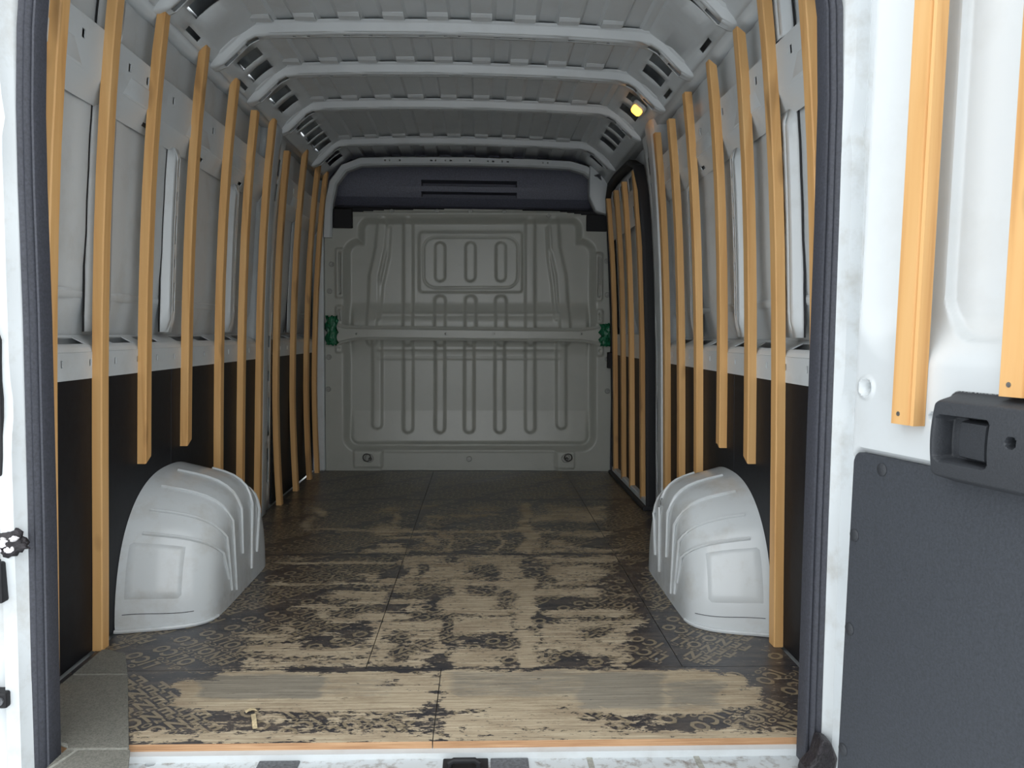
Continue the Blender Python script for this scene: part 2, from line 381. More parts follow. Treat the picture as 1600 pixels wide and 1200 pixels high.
for (x0, x1, y0, y1, ang) in sheets:
    g = .0011; x0 += g; x1 -= g; y1 -= g * 1.2
    if y0 > 0: y0 += g * 1.2
    step = .009; nx = max(2, int((x1 - x0) / step)); ny = max(2, int((y1 - y0) / step))
    b = MB()
    X = np.linspace(x0, x1, nx); Y = np.linspace(y0, y1, ny)
    b.grid(nx, ny, lambda i, j: (X[i], Y[j], 0))
    b.add([(x0, y0, 0), (x1, y0, 0), (x1, y1, 0), (x0, y1, 0), (x0, y0, -.0155), (x1, y0, -.0155), (x1, y1, -.0155), (x0, y1, -.0155)],
          [(0, 4, 5, 1)], 1 if y0 == 0 else 0)
    b.add(b.v[-8:], [(1, 5, 6, 2), (2, 6, 7, 3), (3, 7, 4, 0), (4, 7, 6, 5)], 0)
    sh = b.build('plywood_sheet', ['film', 'edge'], floor)
    attrs(sh.data, np.array([v.co for v in sh.data.vertices]))
    L = lettering(x0 + .004, x1 - .004, y0 + .004, y1 - .004, math.radians(ang))
    if L:
        P = np.concatenate([L[0], np.full((len(L[0]), 1), .0005)], 1)
        me = bpy.data.meshes.new('lettering'); me.from_pydata(P.tolist(), [], L[1]); me.materials.append(M['ink'])
        bm = bmesh.new(); bm.from_mesh(me); bmesh.ops.recalc_face_normals(bm, faces=bm.faces)
        for fc in bm.faces:
            if fc.normal.z < 0: fc.normal_flip()
        bm.to_mesh(me); bm.free()
        lo = bpy.data.objects.new('lettering', me); COL.objects.link(lo); lo.parent = sh; attrs(me, P)
        lo['label'] = 'tan FENOLICO lettering printed on the dark film'

# stone tiles standing in for a pasted grey patch beside the rear opening
def slab(pts, z0, z1, mat, name, parent=None):
    n = len(pts); b = MB(); b.sweep([[(x, y, z0) for x, y in pts], [(x, y, z1) for x, y in pts]]); return b.build(name, mat, parent, bevel=.0012)
root = tag(empty('stone_tiles', (-.76, .2, 0)), 'speckled grey stone tiles with pale joints in the floor corner by the rubber seal', 'stone tiles')
root.location = (0, 0, 0)
slab([(-.925, .345), (-.79, .345), (-.85, .47), (-.905, .50), (-.925, .50)], .001, .006, 'stone', 'tile', root)
slab([(-.925, .337), (-.786, .337), (-.628, -.022), (-.752, -.022), (-.765, .0), (-.925, .06)], .001, .006, 'stone', 'tile', root)
slab([(-.622, -.030), (-.728, -.030), (-.752, -.12), (-.588, -.12)], .001, .006, 'stone', 'tile', root)
slab([(-.736, -.030), (-.755, -.030), (-.757, -.10)], .001, .006, 'stone', 'tile', root)
slab([(-.924, .498), (-.905, .498), (-.85, .468), (-.790, .345), (-.630, -.022), (-.590, -.119), (-.756, -.119), (-.756, -.015), (-.924, .07)], .0006, .0045, 'joint', 'joint', root)

# ------------------------------------------------------------------ sill under the rear edge
b = MB(); b.box(-.80, .80, -.22, .0, -.12, -.030)
sill = tag(b.build('trim_1', 'sill', bevel=.006), 'white painted rear sill streaked with dirt below the plywood edge', kind='structure')
b = MB(); b.box(-.46, .50, -.012, -.002, -.031, -.024); b.build('sill_ridge', 'sill', sill, bevel=.003)
for x0, x1 in ((-.36, -.275), (.125, .205)):
    b = MB(); b.box(x0, x1, -.12, -.022, -.031, -.026); b.build('grip_plate', 'step', sill, bevel=.002)
b = MB(); b.disc((-.585, -.022, -.075), (0, 0, 1), .012, .06, 6); carve(sill, b)
b = MB(); b.disc((-.07, -.075, -.031), (0, 0, 1), .19, .004, 40, .17)
for k in range(len(b.v)): b.v[k] = (b.v[k][0], -.075 + (b.v[k][1] + .075) * .34, b.v[k][2])
b.build('pressed_panel', 'sill', sill, smooth=True)
for x in (.33, .56): 
    b = MB(); b.box(x, x + .012, -.12, -.02, -.031, -.0285); b.build('drain_rib', 'joint', sill)
lt = tag(empty('door_latch', (.07, -.06, -.03)), 'black metal door latch catch standing on the rear sill', 'latch')
b = MB(); b.box(-.045, .05, -.03, .035, 0, .006); b.build('base_plate', 'dark', lt, bevel=.002)
b = MB(); b.tube([(-.03, 0, .004), (-.03, 0, .014), (-.022, 0, .020), (.022, 0, .020), (.03, 0, .014), (.03, 0, .004)], .006, 8); b.build('loop', 'dark', lt, smooth=True)
# wood chips left on the floor
for (px, py, ln, a) in ((397, 1128, .035, 1.9), (392, 1112, .012, .5)):
    p = at(px, py, 2, 0); b = MB()
    b.sweep([[(p[0] + math.cos(a) * s * ln + q * math.sin(a) * .005, p[1] + math.sin(a) * s * ln - q * math.cos(a) * .005, .0012 + hh + .004 * (1 - s * s)) for q, hh in ((-1, 0), (1, 0), (1, .0015), (-1, .0015))] for s in (-1, -.5, 0, .5, 1)])
    tag(b.build('wood_chip', 'straw'), 'curled pale wood splinter on the dark lettering' if ln > .02 else 'tiny pale wood chip beside the longer splinter', 'wood chip')
p = at(1026, 1031, 2, 0); b = MB(); b.disc(p + [0, 0, .0005], (0, 0, 1), .005, .005, 10, .002)
tag(b.build('screw_head', 'metal', smooth=True), 'shiny screw head in the plywood floor by the sheet joint', 'screw')

# ------------------------------------------------------------------ side walls
def wall(side):
    s = -1 if side == 'left' else 1
    yend = 3.46 if s < 0 else 2.26
    b = MB(); zs = np.linspace(-.03, 2.0, 34); nY = int((yend + .1) / .03); Ys = np.linspace(-.08, yend, nY)
    def bead(y): return .006 * math.sin(y * 18.0) ** 3
    b.grid(nY, 34, lambda i, j: (s * (xsk(zs[j]) + bead(Ys[i])), Ys[i], zs[j]))
    def xpo(z): return min(xsk(z), xmt(z) + .038)
    wl = tag(b.build('wall_' + side, 'inner', smooth=True, solid=.004), ('pale grey ribbed steel side wall of the van, facing the sliding door' if s < 0 else 'pale grey ribbed steel side wall of the van behind the sliding door'), kind='structure')
    # ledge above the black panels
    segs = [(-.05, 2.07), (2.39, 3.36)] if s < 0 else [(-.05, 1.90)]
    for (a, c) in segs:
        b = MB(); fh = []; y = a + .10
        while y < c - .05: fh.append((y, y + .010, .778, .796)); y += .145
        b.holed(a, c, .745, .815, fh, lambda u, v: (s * xmt(v), u, v), du=.3)
        th = []; y = a + .22; k = 0
        while y < c - .2:
            th.append((y, y + .135, .30, .80)); y += .17 + (.12 if k % 2 else .03); k += 1
        x0 = xmt(.815); x1 = xsk(.87) - .004
        b.holed(a, c, 0, 1, th, lambda u, v: (s * (x0 + (x1 - x0) * v), u, .815 + .010 * (1 - (1 - min(1, v * 5)) ** 2) + .033 * v), du=.3, dv=.12)
        b.build('ledge_rail', 'inner', wl, solid=.003, weld=.0005)
        # low fold on the skin above the ledge
        b = MB(); b.sweep([[(s * (xsk(z) - o), y, z) for z, o in ((.955, 0), (.962, .005), (.975, .005), (.982, 0))] for y in (a, c)], closed=False)
        b.build('skin_fold', 'inner', wl, smooth=True)
    # upper rail with its small holes and pressed fields
    segs = [(-.05, 2.10), (2.36, 3.36)] if s < 0 else [(-.05, 1.90)]
    for (a, c) in segs:
        b = MB(); hs = []; y = a + .12; k = 0
        while y < c - .06: hs.append((y, y + .016, .18, .30)); y += (.12, .2, .26)[k % 3]; k += 1
        y = a + .85
        while y < c - .1: hs.append((y, y + .045, .84, .90)); y += .47
        zz = lambda v: 1.648 - v * .185
        def fx(v): return xmt(zz(v)) + (0 if v < .68 else (v - .68) / .32 * (xsk(1.463) - xmt(1.463) - .006))
        b.holed(a, c, 0, 1, hs, lambda u, v: (s * fx(v), u, zz(v)), du=.3, dv=.08)
        b.add([(s * fx(0), a, 1.648), (s * fx(0), c, 1.648), (s * (xsk(1.665) - .004), c, 1.665), (s * (xsk(1.665) - .004), a, 1.665)], [(0, 1, 2, 3)])
        b.build('upper_rail', 'inner', wl, solid=.003, weld=.0005)
        y = a + .2
        while y < c - .3:
            b = MB()
            z0, z1 = 1.522, 1.585
            o = .0035
            P = [(y, z0), (y + .05, z1), (y + .21, z1), (y + .26, z0)]; Q = [(y + .02, z0 + .006), (y + .058, z1 - .007), (y + .202, z1 - .007), (y + .24, z0 + .006)]
            b.sweep([[(s * (xmt(z) - .0), yy, z) for yy, z in P], [(s * (xmt(z) - o), yy, z) for yy, z in Q]]); b.build('pressed_field', 'inner', wl, smooth=True, angle=20)
            y += .47
    # vertical posts
    posts = [(.545, .085), (1.05, .055), (1.70, .055)] if s < 0 else [(.47, .085), (.915, .055), (1.47, .055)]
    if s < 0: posts += [(2.78, .07)]
    for (y0, wd) in posts:
        for (z0, z1, nm) in ((.868, 1.475, 'post'), (1.66, 1.86, 'upper_post')):
            if nm == 'upper_post' and y0 > .6: continue
            b = MB(); zr = np.linspace(z0, z1, 15)
            def fr(z): 
                e = min(1, (z - z0) / .05, (z1 - z) / .03) if nm == 'post' else 1
                return xmt(z) + .012 + .012 * (1 - e)
            b.sweep([[(s * xpo(z), y0 - .016, z), (s * (xpo(z) - .008), y0 - .011, z), (s * fr(z), y0, z), (s * (fr(z) - .004), y0 + .012, z)] for z in zr], closed=False)
            sl = []; zc = z0 + .07; k = 0
            while zc < z1 - .08:
                hh = (.095, .028)[k % 2]; sl.append((.42, .72, zc, min(zc + hh, z1 - .03))); zc += hh + .05; k += 1
            b.holed(0, 1, z0, z1, sl if nm == 'post' else [], lambda u, v: (s * (fr(v) - .004), y0 + .012 + u * (wd - .024), v), du=.25, dv=.05)
            b.sweep([[(s * (fr(z) - .004), y0 + wd - .012, z), (s * (fr(z) + .004), y0 + wd, z), (s * xsk(z), y0 + wd + .012, z)] for z in zr], closed=False)
            po = b.build(nm, 'inner', wl, smooth=True, solid=.003, weld=.0005, angle=30)
            b = MB(); b.tube([(s * (xpo(z) - .002), y0 - .018 + .0012 * math.sin(z * 40), z) for z in zr], .0028, 5); b.build('sealant_seam', 'dark', po)  # thin dark line where the post meets the skin
    # cant rail between wall and roof, with its square holes
    HL = {-1: [.62, .90, 1.405, 1.545, 1.86, 2.00, 2.32, 2.44, 2.56, 2.68, 2.80, 3.06, 3.16], 1: [.62, .80, 1.37, 1.50, 1.86, 2.03, 2.36, 2.50, 2.64, 3.06]}[s]
    b = MB(); hs = [(y, y + .088, .30, .74) for y in HL] + [(y, y + .11, .08, .16) for y in (.98, 1.52)]
    if s > 0: hs = [h for h in hs if not (1.85 < h[0] < 1.87 and h[2] > .3)]
    x0, z0, x1, z1 = .858, 1.815, .688, 1.957
    def cr(u, v):
        c = .012 * math.sin(v * math.pi); return (s * (x0 + (x1 - x0) * v + c * .6), u, z0 + (z1 - z0) * v + c * .6)
    yr = 3.40
    b.holed(-.05, yr, 0, 1, hs, cr, du=.3, dv=.1)
    b.add([(s * x0, -.05, z0), (s * x0, yr, z0), (s * .868, yr, 1.795), (s * .868, -.05, 1.795), (s * .915, yr, 1.80), (s * .915, -.05, 1.80)], [(0, 1, 2, 3), (3, 2, 4, 5)])
    b.build('cant_rail', 'roof', wl, smooth=True, solid=.003, weld=.0005, angle=30)
    # middle pillar
    ya = 2.10 if s < 0 else 1.915
    b = MB()
    zr = [0.0, .12, .3, .5, .7, .8, .95, 1.2, 1.45, 1.6, 1.72, 1.82]
    def wide(z): return float(np.interp(z, [1.4, 1.82], [0, .06]))
    b.sweep([[(s * xsk(z), ya - .012 - wide(z) * .3, z), (s * (xin(z) + .016), ya - .006 - wide(z) * .3, z), (s * (xin(z) + .004), ya, z), (s * (xin(z) + .004), ya + .07, z), (s * (xin(z) + .016), ya + .095 + wide(z), z)] for z in zr], closed=False)
    hs = [(.25, .75, .795, .85), (.25, .75, .63, .68), (.25, .85, .36, .55), (.25, .75, .13, .30), (.3, .6, 1.05, 1.16), (.2, .6, 1.50, 1.58), (.2, .6, 1.62, 1.70)]
    y2 = ya + .095
    b.holed(0, 1, 0.0, 1.82, hs, lambda u, v: (s * (xin(v) + .016 + .012 * min(1, u * 4)), y2 + u * .13 + wide(v), v), du=.2, dv=.12)
    b.sweep([[(s * (xin(z) + .028), y2 + .13 + wide(z), z), (s * xsk(z), y2 + .14 + wide(z), z)] for z in zr], closed=False)
    b.build('pillar', 'inner', wl, smooth=True, solid=.003, weld=.0005, angle=28)
    return wl
wall_l = wall('left'); wall_r = wall('right')

# black lower panels
def lowpanel(s, y0, y1, lab, parent=None, name='side_panel'):
    b = MB()
    b.sweep([[(s * (xmt(z) + .0005), y, z), (s * (xmt(z) + .011), y, z)][k:k + 1][0] for k in (0, 1) for y, z in ()] or [[(s * (xmt(z) + .0005), y0, z), (s * (xmt(z) + .0005), y1, z), (s * (xmt(z) + .011), y1, z), (s * (xmt(z) + .011), y0, z)] for z in (.003, .25, .5, .757)])
    o = b.build(name, 'blackpanel', parent, bevel=.0015)
    if lab: tag(o, lab, 'panel')
    return o
lowpanel(-1, .0, 1.048, 'black lower lining panel facing the sliding door side, beside the rear opening')
lowpanel(-1, 1.052, 2.06, 'black lower lining panel facing the sliding door side, behind the middle pillar')
lowpanel(-1, 2.36, 3.345, 'black lower lining panel opposite the sliding door, next to the bulkhead')
lowpanel(1, .0, .940, 'black lower lining panel on the sliding door side, beside the rear opening')
lowpanel(1, .944, 1.895, 'black lower lining panel on the sliding door side, behind the wheel arch')

# ------------------------------------------------------------------ sliding door
b = MB(); zs = np.linspace(-.03, 2.0, 34); Ys = np.linspace(2.262, 3.46, 40)
b.grid(40, 34, lambda i, j: (xsk(zs[j]) + .004 * math.sin(Ys[i] * 20) ** 3, Ys[i], zs[j]))
sd = tag(b.build('door_1', 'inner', smooth=True, solid=.004), 'closed sliding side door with black lower lining and black rubber seal', kind='structure')
lowpanel(1, 2.31, 3.26, None, sd, 'lower_lining')
b = MB(); b.holed(2.28, 3.30, .745, .87, [(y, y + .012, .80, .825) for y in (2.4, 2.62, 2.84, 3.06)], lambda u, v: (xmt(v), u, v), du=.3)
b.holed(2.28, 3.30, 0, 1, [(2.45, 2.6, .3, .8), (2.75, 2.9, .3, .8)], lambda u, v: (xmt(.87) + (xsk(.87) - .006 - xmt(.87)) * v, u, .87), du=.3); b.build('ledge_rail', 'inner', sd, solid=.003, weld=.0005)
b = MB(); b.box(.925, .975, 2.25, 3.28, .0, .045); b.build('door_bottom', 'inner', sd, bevel=.004)
b = MB(); b.holed(2.28, 3.30, 1.44, 1.60, [(2.5, 2.56, 1.48, 1.54), (2.9, 2.96, 1.48, 1.54)], lambda u, v: (xmt(v), u, v), du=.3); b.build('upper_rail', 'inner', sd, solid=.004)
for y in (2.42, 2.86, 3.12):
    b = MB(); b.sweep([[(xsk(z), y, z), (xmt(z) + .012, y + .02, z), (xmt(z) + .012, y + .075, z), (xsk(z), y + .1, z)] for z in np.linspace(.87, 1.44, 10)], closed=False); b.build('post', 'inner', sd, smooth=True)
b = MB(); b.holed(2.36, 3.22, 1.605, 1.72, [(2.45, 2.65, 1.63, 1.70), (2.72, 2.92, 1.63, 1.70), (3.0, 3.16, 1.63, 1.70)], lambda u, v: (xmt(v) + .005, u, v), du=.3); b.build('upper_frame', 'inner', sd, solid=.004)
# seal round the door opening
pth = [(2.245, .0), (2.245, .8), (2.25, 1.3), (2.275, 1.58), (2.34, 1.70), (2.5, 1.755), (2.9, 1.765), (3.12, 1.755), (3.24, 1.69), (3.285, 1.5), (3.30, 1.0), (3.30, .5), (3.30, .0)]
b = MB(); rings = []
for k, (y, z) in enumerate(pth):
    q0 = np.array(pth[max(0, k - 1)]); q1 = np.array(pth[min(len(pth) - 1, k + 1)]); d = (q1 - q0) / np.linalg.norm(q1 - q0); n = np.array([-d[1], d[0]])
    rings.append([(xin(z) + ox, y + n[0] * oy, z + n[1] * oy) for ox, oy in ((.05, -.014), (.012, -.016), (.0, -.008), (.0, .008), (.012, .016), (.05, .014))])
b.sweep(rings); b.build('rubber_seal', 'blackseal', sd, smooth=True)
b = MB(); b.box(.905, .965, 2.22, 3.30, .0005, .02); b.build('bottom_seal', 'blackseal', sd, bevel=.004)
b = MB(); b.box(.885, .925, 3.27, 3.31, .66, .76); b.build('door_buffer', 'dark', sd, bevel=.005)

# ------------------------------------------------------------------ roof
PITCH = .153
def zroof(x): return 1.990 - .022 * (abs(x) / .7) ** 2
def corr(x):
    k = ((x - .018) / PITCH + 100.0) % 1.0 - .5; d = abs(k) * PITCH
    return -.013 * float(1 - sst(d, .036, .046))
b = MB(); xs = np.arange(-.70, .7001, .0095); 
xs = np.concatenate([[-.89, -.80], xs, [.80, .89]])
Ys = [-.08, 0, .4, .8, 1.2, 1.6, 2.0, 2.4, 2.8, 3.2, 3.5]
def rz(x): return zroof(x) + corr(x) if abs(x) < .701 else float(np.interp(abs(x), [.70, .80, .89], [zroof(.7), 1.985, 1.962]))
b.grid(len(xs), len(Ys), lambda i, j: (xs[i], Ys[j], rz(xs[i])))
roof = tag(b.build('ceiling', 'roof', smooth=True, angle=14, solid=.004), 'grey steel van roof with lengthwise pressed ribs', kind='structure')
BOWS = [.80, 1.29, 1.735, 2.245, 2.975]
_bp = [(-.905, 1.800), (-.85, 1.805), (-.815, 1.822), (-.735, 1.900), (-.705, 1.916), (-.66, 1.924), (-.4, 1.935), (0, 1.941)]
_bp = _bp + [(-x, z) for x, z in _bp[-2::-1]]
bx = np.array([p[0] for p in _bp]); bz = np.array([p[1] for p in _bp])
for k, Y in enumerate(BOWS):
    b = MB(); hw = .034
    def zb(x): return float(np.interp(x, bx, bz))
    xx = sorted(set(list(bx) + list(np.linspace(-.64, .64, 15))))
    b.sweep([[(x, Y - hw - .016, zb(x) + .036), (x, Y - hw - .004, zb(x) + .032), (x, Y - hw, zb(x) + .026), (x, Y - hw + .004, zb(x) + .004), (x, Y - hw + .008, zb(x))] for x in xx], closed=False)
    hs = []; x = -.58; q = 0
    while x < .58: 
        ww = (.012, .010, .022)[q % 3]; hs.append((x, x + ww, Y + .004, Y + .014)); x += (.05, .13, .09)[q % 3]; q += 1
    for sg in (-1, 1):
        for (a, c) in ((.70, .745), (.775, .82)):
            lo, hi = sorted((sg * a, sg * c)); hs.append((lo, hi, Y - .004, Y + .018))
    xs_extra = [(x, x, Y, Y) for x in bx if -.905 < x < .905]
    b.holed(-.905, .905, Y - hw + .008, Y + hw - .008, hs + xs_extra, lambda u, v: (u, v, zb(u)), du=.1, dv=.1)
    b.sweep([[(x, Y + hw - .008, zb(x)), (x, Y + hw, zb(x) + .026), (x, Y + hw + .014, zb(x) + .036)] for x in xx], closed=False)
    b.build('roof_bow', 'bow', roof, smooth=True, solid=.0025, weld=.0004, angle=40)
    for i in range(-5, 5):
        x = .018 + (i + .5) * PITCH
        if abs(x) > .70: continue
        b = MB(); z0 = zroof(x) - .014
        b.sweep([[(x + u, Y - hw - .02 - a, z0 - h) for u in (-.037, .037)] + [(x + u, Y - hw - .02 - a, z0 + .0005) for u in (.037, -.037)] for a, h in ((0, .004), (.012, .010), (.045, .009), (.060, .002))])
        b.build('foam_pad', 'roof', roof, bevel=.003)
# rear header above the door opening
b = MB(); b.box(-.90, .90, -.10, .02, 1.80, 1.97); b.build('rear_header', 'inner', roof, bevel=.01)
# front header with legs running down to the bulkhead
b = MB(); pth = [(-.825, 1.45), (-.815, 1.66), (-.79, 1.775), (-.73, 1.855), (-.64, 1.89), (-.4, 1.898), (0, 1.903), (.4, 1.898), (.64, 1.89), (.73, 1.865), (.76, 1.84)]
rings = []
for k, (x, z) in enumerate(pth):
    q0 = np.array(pth[max(0, k - 1)]); q1 = np.array(pth[min(len(pth) - 1, k + 1)]); d = (q1 - q0) / np.linalg.norm(q1 - q0); n = np.array([-d[1], d[0]])
    wv = .052
    rings.append([(x + n[0] * o, y, z + n[1] * o) for o, y in ((0, 3.40), (0, 3.345), (.010, 3.332), (wv - .008, 3.330), (wv, 3.345), (wv, 3.40))])
b.sweep(rings); fh_ = b.build('front_header', 'bow', roof, smooth=True, angle=35); c = MB()
for x in (-.50, -.47, -.41, -.22, -.19, -.13, -.10, .02, .13, .16, .22, .25, .47, .50):
    ww = random.choice((.006, .010, .014)); z = 1.924 - .012 * abs(x); c.box(x, x + ww, 3.30, 3.385, z, z + .009)
carve(fh_, c)
# gusset at the front corner on the sliding door side
b = MB(); b.sweep([[(.76, y, 1.92), (.76, y, 1.72), (.80, y, 1.63), (.90, y, 1.60), (.90, y, 1.80), (.84, y, 1.86)] for y in (3.30, 3.40)])
gu = b.build('corner_gusset', 'bow', roof, bevel=.012)
b = MB(); b.sweep([[(.785, y, 1.845), (.835, y, 1.815), (.825, y, 1.86)] for y in (3.28, 3.385)]); carve(gu, b)
b = MB(); b.box(-.945, -.874, 3.34, 3.42, .0, 1.80); b.build('front_pillar', 'inner', wall_l, bevel=.01)

# cab side of the opening above the bulkhead
b = MB(); prof = [(3.46, 1.50), (3.46, 1.635), (3.52, 1.645), (3.60, 1.665), (3.66, 1.70), (3.69, 1.76), (3.69, 1.83), (3.66, 1.90), (3.62, 1.96), (3.85, 1.98), (3.9, 1.5)]
b.sweep([[(x, y, z) for y, z in prof] for x in (-.88, -.70, 0, .70, .90)])
sh = tag(b.build('overhead_shelf', 'shelf', smooth=True, angle=25), 'dark grey cab overhead shelf seen through the gap above the bulkhead', 'shelf')
c = MB()
for z0, z1 in ((1.835, 1.872), (1.765, 1.80)): c.box(-.30, .33, 3.60, 3.80, z0, z1)
carve(sh, c, 25)
b = MB(); b.box(-1.0, 1.0, 3.46, 4.0, -.1, 1.52); tag(b.build('wall_cab', 'shelf'), 'dark back of the cab behind the bulkhead', kind='structure')  # added box, shuts out light from the cab windows
b = MB(); b.box(-.95, .95, 3.90, 4.0, 1.5, 2.05); b.box(-1.02, -.86, 3.42, 4.0, 1.4, 2.05); b.box(.88, 1.02, 3.42, 4.0, 1.4, 2.05); b.box(-.95, .95, 3.45, 4.0, 1.975, 2.05)
b.build('cab_lining', 'shelf', sh)  # added boxes round the shelf that keep light from leaking in
b = MB(); b.box(-.84, .84, 3.39, 3.60, 1.60, 1.648); b.build('shelf_lip', 'dark', sh, bevel=.01)

# ------------------------------------------------------------------ bulkhead
xl, xr, zt = -.872, .925, 1.628
NX, NZ = 330, 300
gx = np.linspace(xl, xr, NX); gz = np.linspace(0.0, zt + .012, NZ)
GX, GZ = np.meshgrid(gx, gz); P3 = np.stack([GX.ravel(), np.full(GX.size, BULK_Y), GZ.ravel()], 1)
q = proj(P3); px, py = q[:, 0], q[:, 1]
h = np.zeros(len(px))
rec = np.minimum(rr(px, py, 561, 908, 341, 704, 16), rr(px, py, 538, 930, 374, 704, 22))
h -= .055 * (1 - sst(rec, -9, 3))
flat = 1 - sst(rec, -14, -6)
h += flat * .034 * sst(py, 470, 505) * (1 - sst(py, 505, 560))            # fold under the cross bar
h += flat * .030 * np.clip((py - 643) / 60, 0, 1)
for yy_, hh_ in ((490, .004), (546, .004), (560, .004)): h += flat * hh_ * np.exp(-((py - yy_) / 2.2) ** 2) * (1 - sst(np.abs(px - 733), 140, 148))
def bead(x0, pts=None, w=7.5, hgt=.013, y0=350, y1=675, edge=3.0):
    global h
    if pts is None: cx = x0 + 0 * py
    else: cx = np.interp(py, [p[1] for p in pts], [p[0] for p in pts])
    yy = np.clip(py, y0 + w, y1 - w); d = np.hypot(px - cx, py - yy)
    h += hgt * (1 - sst(d, w - edge, w + edge))
for x0 in (588, 637, 687, 733, 781, 829, 878):
    bead(x0, None, 7.5, .016, 515, 677 if 600 < x0 < 870 else 671)
bead(0, [(596, 345), (593, 385), (583, 430), (580, 520)], 8, .016, 340, 540); bead(0, [(866, 345), (868, 385), (878, 430), (884, 520)], 8, .016, 340, 540)
bead(0, [(607, 350), (604, 400), (594, 445), (590, 500)], 3, .010, 352, 500); bead(0, [(857, 350), (859, 400), (866, 445), (870, 500)], 3, .010, 352, 500)
bead(637, None, 7.5, .016, 340, 540); bead(829, None, 7.5, .016, 340, 540)
for x0 in (687, 735, 783): bead(x0, None, 8.5, .014, 461, 540)
h += .012 * (1 - sst(rr(px, py, 654, 817, 361, 456, 6), -2.5, 2.5))
h -= .006 * (1 - sst(np.abs(rr(px, py, 661, 810, 369, 449, 19)), .5, 2.2))
for x0 in (687, 735, 783): h -= .017 * (1 - sst(rr(px, py, x0 - 8, x0 + 8, 377, 439, 8), -2.5, 2.0))
for x0, x1 in ((511, 556), (905, 953)):                                    # lower side blocks
    h += 0
h -= .012 * (1 - sst(rr(px, py, 596, 870, 706, 760, 5), -2, 3))
h += .010 * (1 - sst(np.abs(py - 334), 0, 5)) * (1 - sst(np.abs(px - 735), 180, 190))
for (x0, x1, y0, y1) in ((525, 537, 388, 465), (525, 535, 478, 507), (525, 535, 538, 551), (931, 941, 395, 470), (933, 942, 484, 505), (933, 942, 540, 556)):
    h += .012 * (1 - sst(rr(px, py, x0, x1, y0, y1, 3), -1.5, 2))
    h -= .02 * (1 - sst(rr(px, py, (x0 + x1) / 2 - 1.6, (x0 + x1) / 2 + 1.6, y0 + 6, y1 - 6, 1), -1, 1))
for (x0, x1, y0, y1) in ((553, 598, 703, 730), (867, 897, 706, 732)): h += .010 * (1 - sst(rr(px, py, x0, x1, y0, y1, 3), -1.5, 2.0))
HH = h.reshape(NZ, NX); PX = px.reshape(NZ, NX); PY = py.reshape(NZ, NX)
topc = np.interp(PX, [545, 600, 735, 870, 920], [333, 329, 327, 331, 338])
def cut(i, j):
    x, y = PX[j, i], PY[j, i]
    return (y < topc[j, i]) or (x < 551 and y < 357) or (x > 917 and y < 362)
b = MB(); b.grid(NX, NZ, lambda i, j: (gx[i], BULK_Y - HH[j, i], gz[j]), 0, cut)
bh = tag(b.build('wall_front', 'bulk', smooth=True, angle=75), 'pressed beige grey steel bulkhead with vertical beads and a middle cross bar', kind='structure')
def bp(px_, py_, d=0): return at(px_, py_, 1, BULK_Y - d)
b = MB(); rings = []
for x, t0, t1 in ((524, 504, 540), (537, 508, 536), (560, 509, 531), (735, 511, 533), (905, 513, 534), (930, 510, 538), (946, 506, 541)):
    a = bp(x, t0); c = bp(x, t1)
    rings.append([(a[0], BULK_Y + .03, a[2]), (a[0], BULK_Y - .012, a[2]), (a[0], BULK_Y - .018, a[2] - .012), (a[0], BULK_Y - .012, a[2] - .022), (a[0], BULK_Y - .012, c[2] + .02), (a[0], BULK_Y - .018, c[2] + .012), (a[0], BULK_Y - .012, c[2]), (a[0], BULK_Y + .03, c[2])])
b.sweep(rings); bar = b.build('cross_bar', 'bulk', bh, smooth=True, angle=30)
c = MB()
for x in (556, 697, 771, 909): c.disc(bp(x, 521.5, .04), (0, 1, 0), .010 if 600 < x < 900 else .007, .062, 12)
carve(bar, c, 30)
for (x, y) in ((518, 413), (515, 455), (514, 558), (513, 608), (948, 408), (949, 461), (949, 561), (949, 611), (612, 331), (683, 331), (735, 331), (788, 332), (857, 336), (733, 717)):
    p = bp(x, y, .001); b = MB(); b.disc(p, (0, -1, 0), .017, .005, 16, .014); b.disc(p + [0, -.005, 0], (0, -1, 0), .009, .009, 6); b.build('bolt', 'bolt', bh, smooth=True)
for (x0, x1, y0, y1) in ((521, 551, 326, 357), (916, 948, 336, 362)):
    a = bp(x0, y0); c = bp(x1, y1); b = MB(); b.box(a[0], c[0], BULK_Y - .02, BULK_Y + .05, c[2], a[2]); b.build('corner_block', 'dark', bh, bevel=.006)
for (x, lab) in ((577, 'steel tie-down ring at the foot of the bulkhead, away from the sliding door'), (884, 'steel tie-down ring at the foot of the bulkhead, beside the sliding door')):
    p = bp(x, 716, .013); r = tag(empty('tie_down_ring', tuple(p)), lab, 'tie ring', 'tie rings on the bulkhead')
    b = MB(); b.disc((0, 0, 0), (0, -1, 0), .028, .006, 20, .024); b.build('base', 'bolt', r, smooth=True)
    b = MB(); b.disc((.006, -.006, -.004), (0, -1, 0), .012, .012, 8, .008); b.build('stud', 'ringmetal', r, smooth=True)
    sg = -1 if x < 700 else 1
    b = MB(); b.tube([(sg * .014 + .024 * math.cos(a), -.012 - .004 * math.sin(a), .006 + .024 * math.sin(a)) for a in np.linspace(0, 2 * math.pi, 22)], .0035, 8); b.build('ring', 'ringmetal', r, smooth=True)
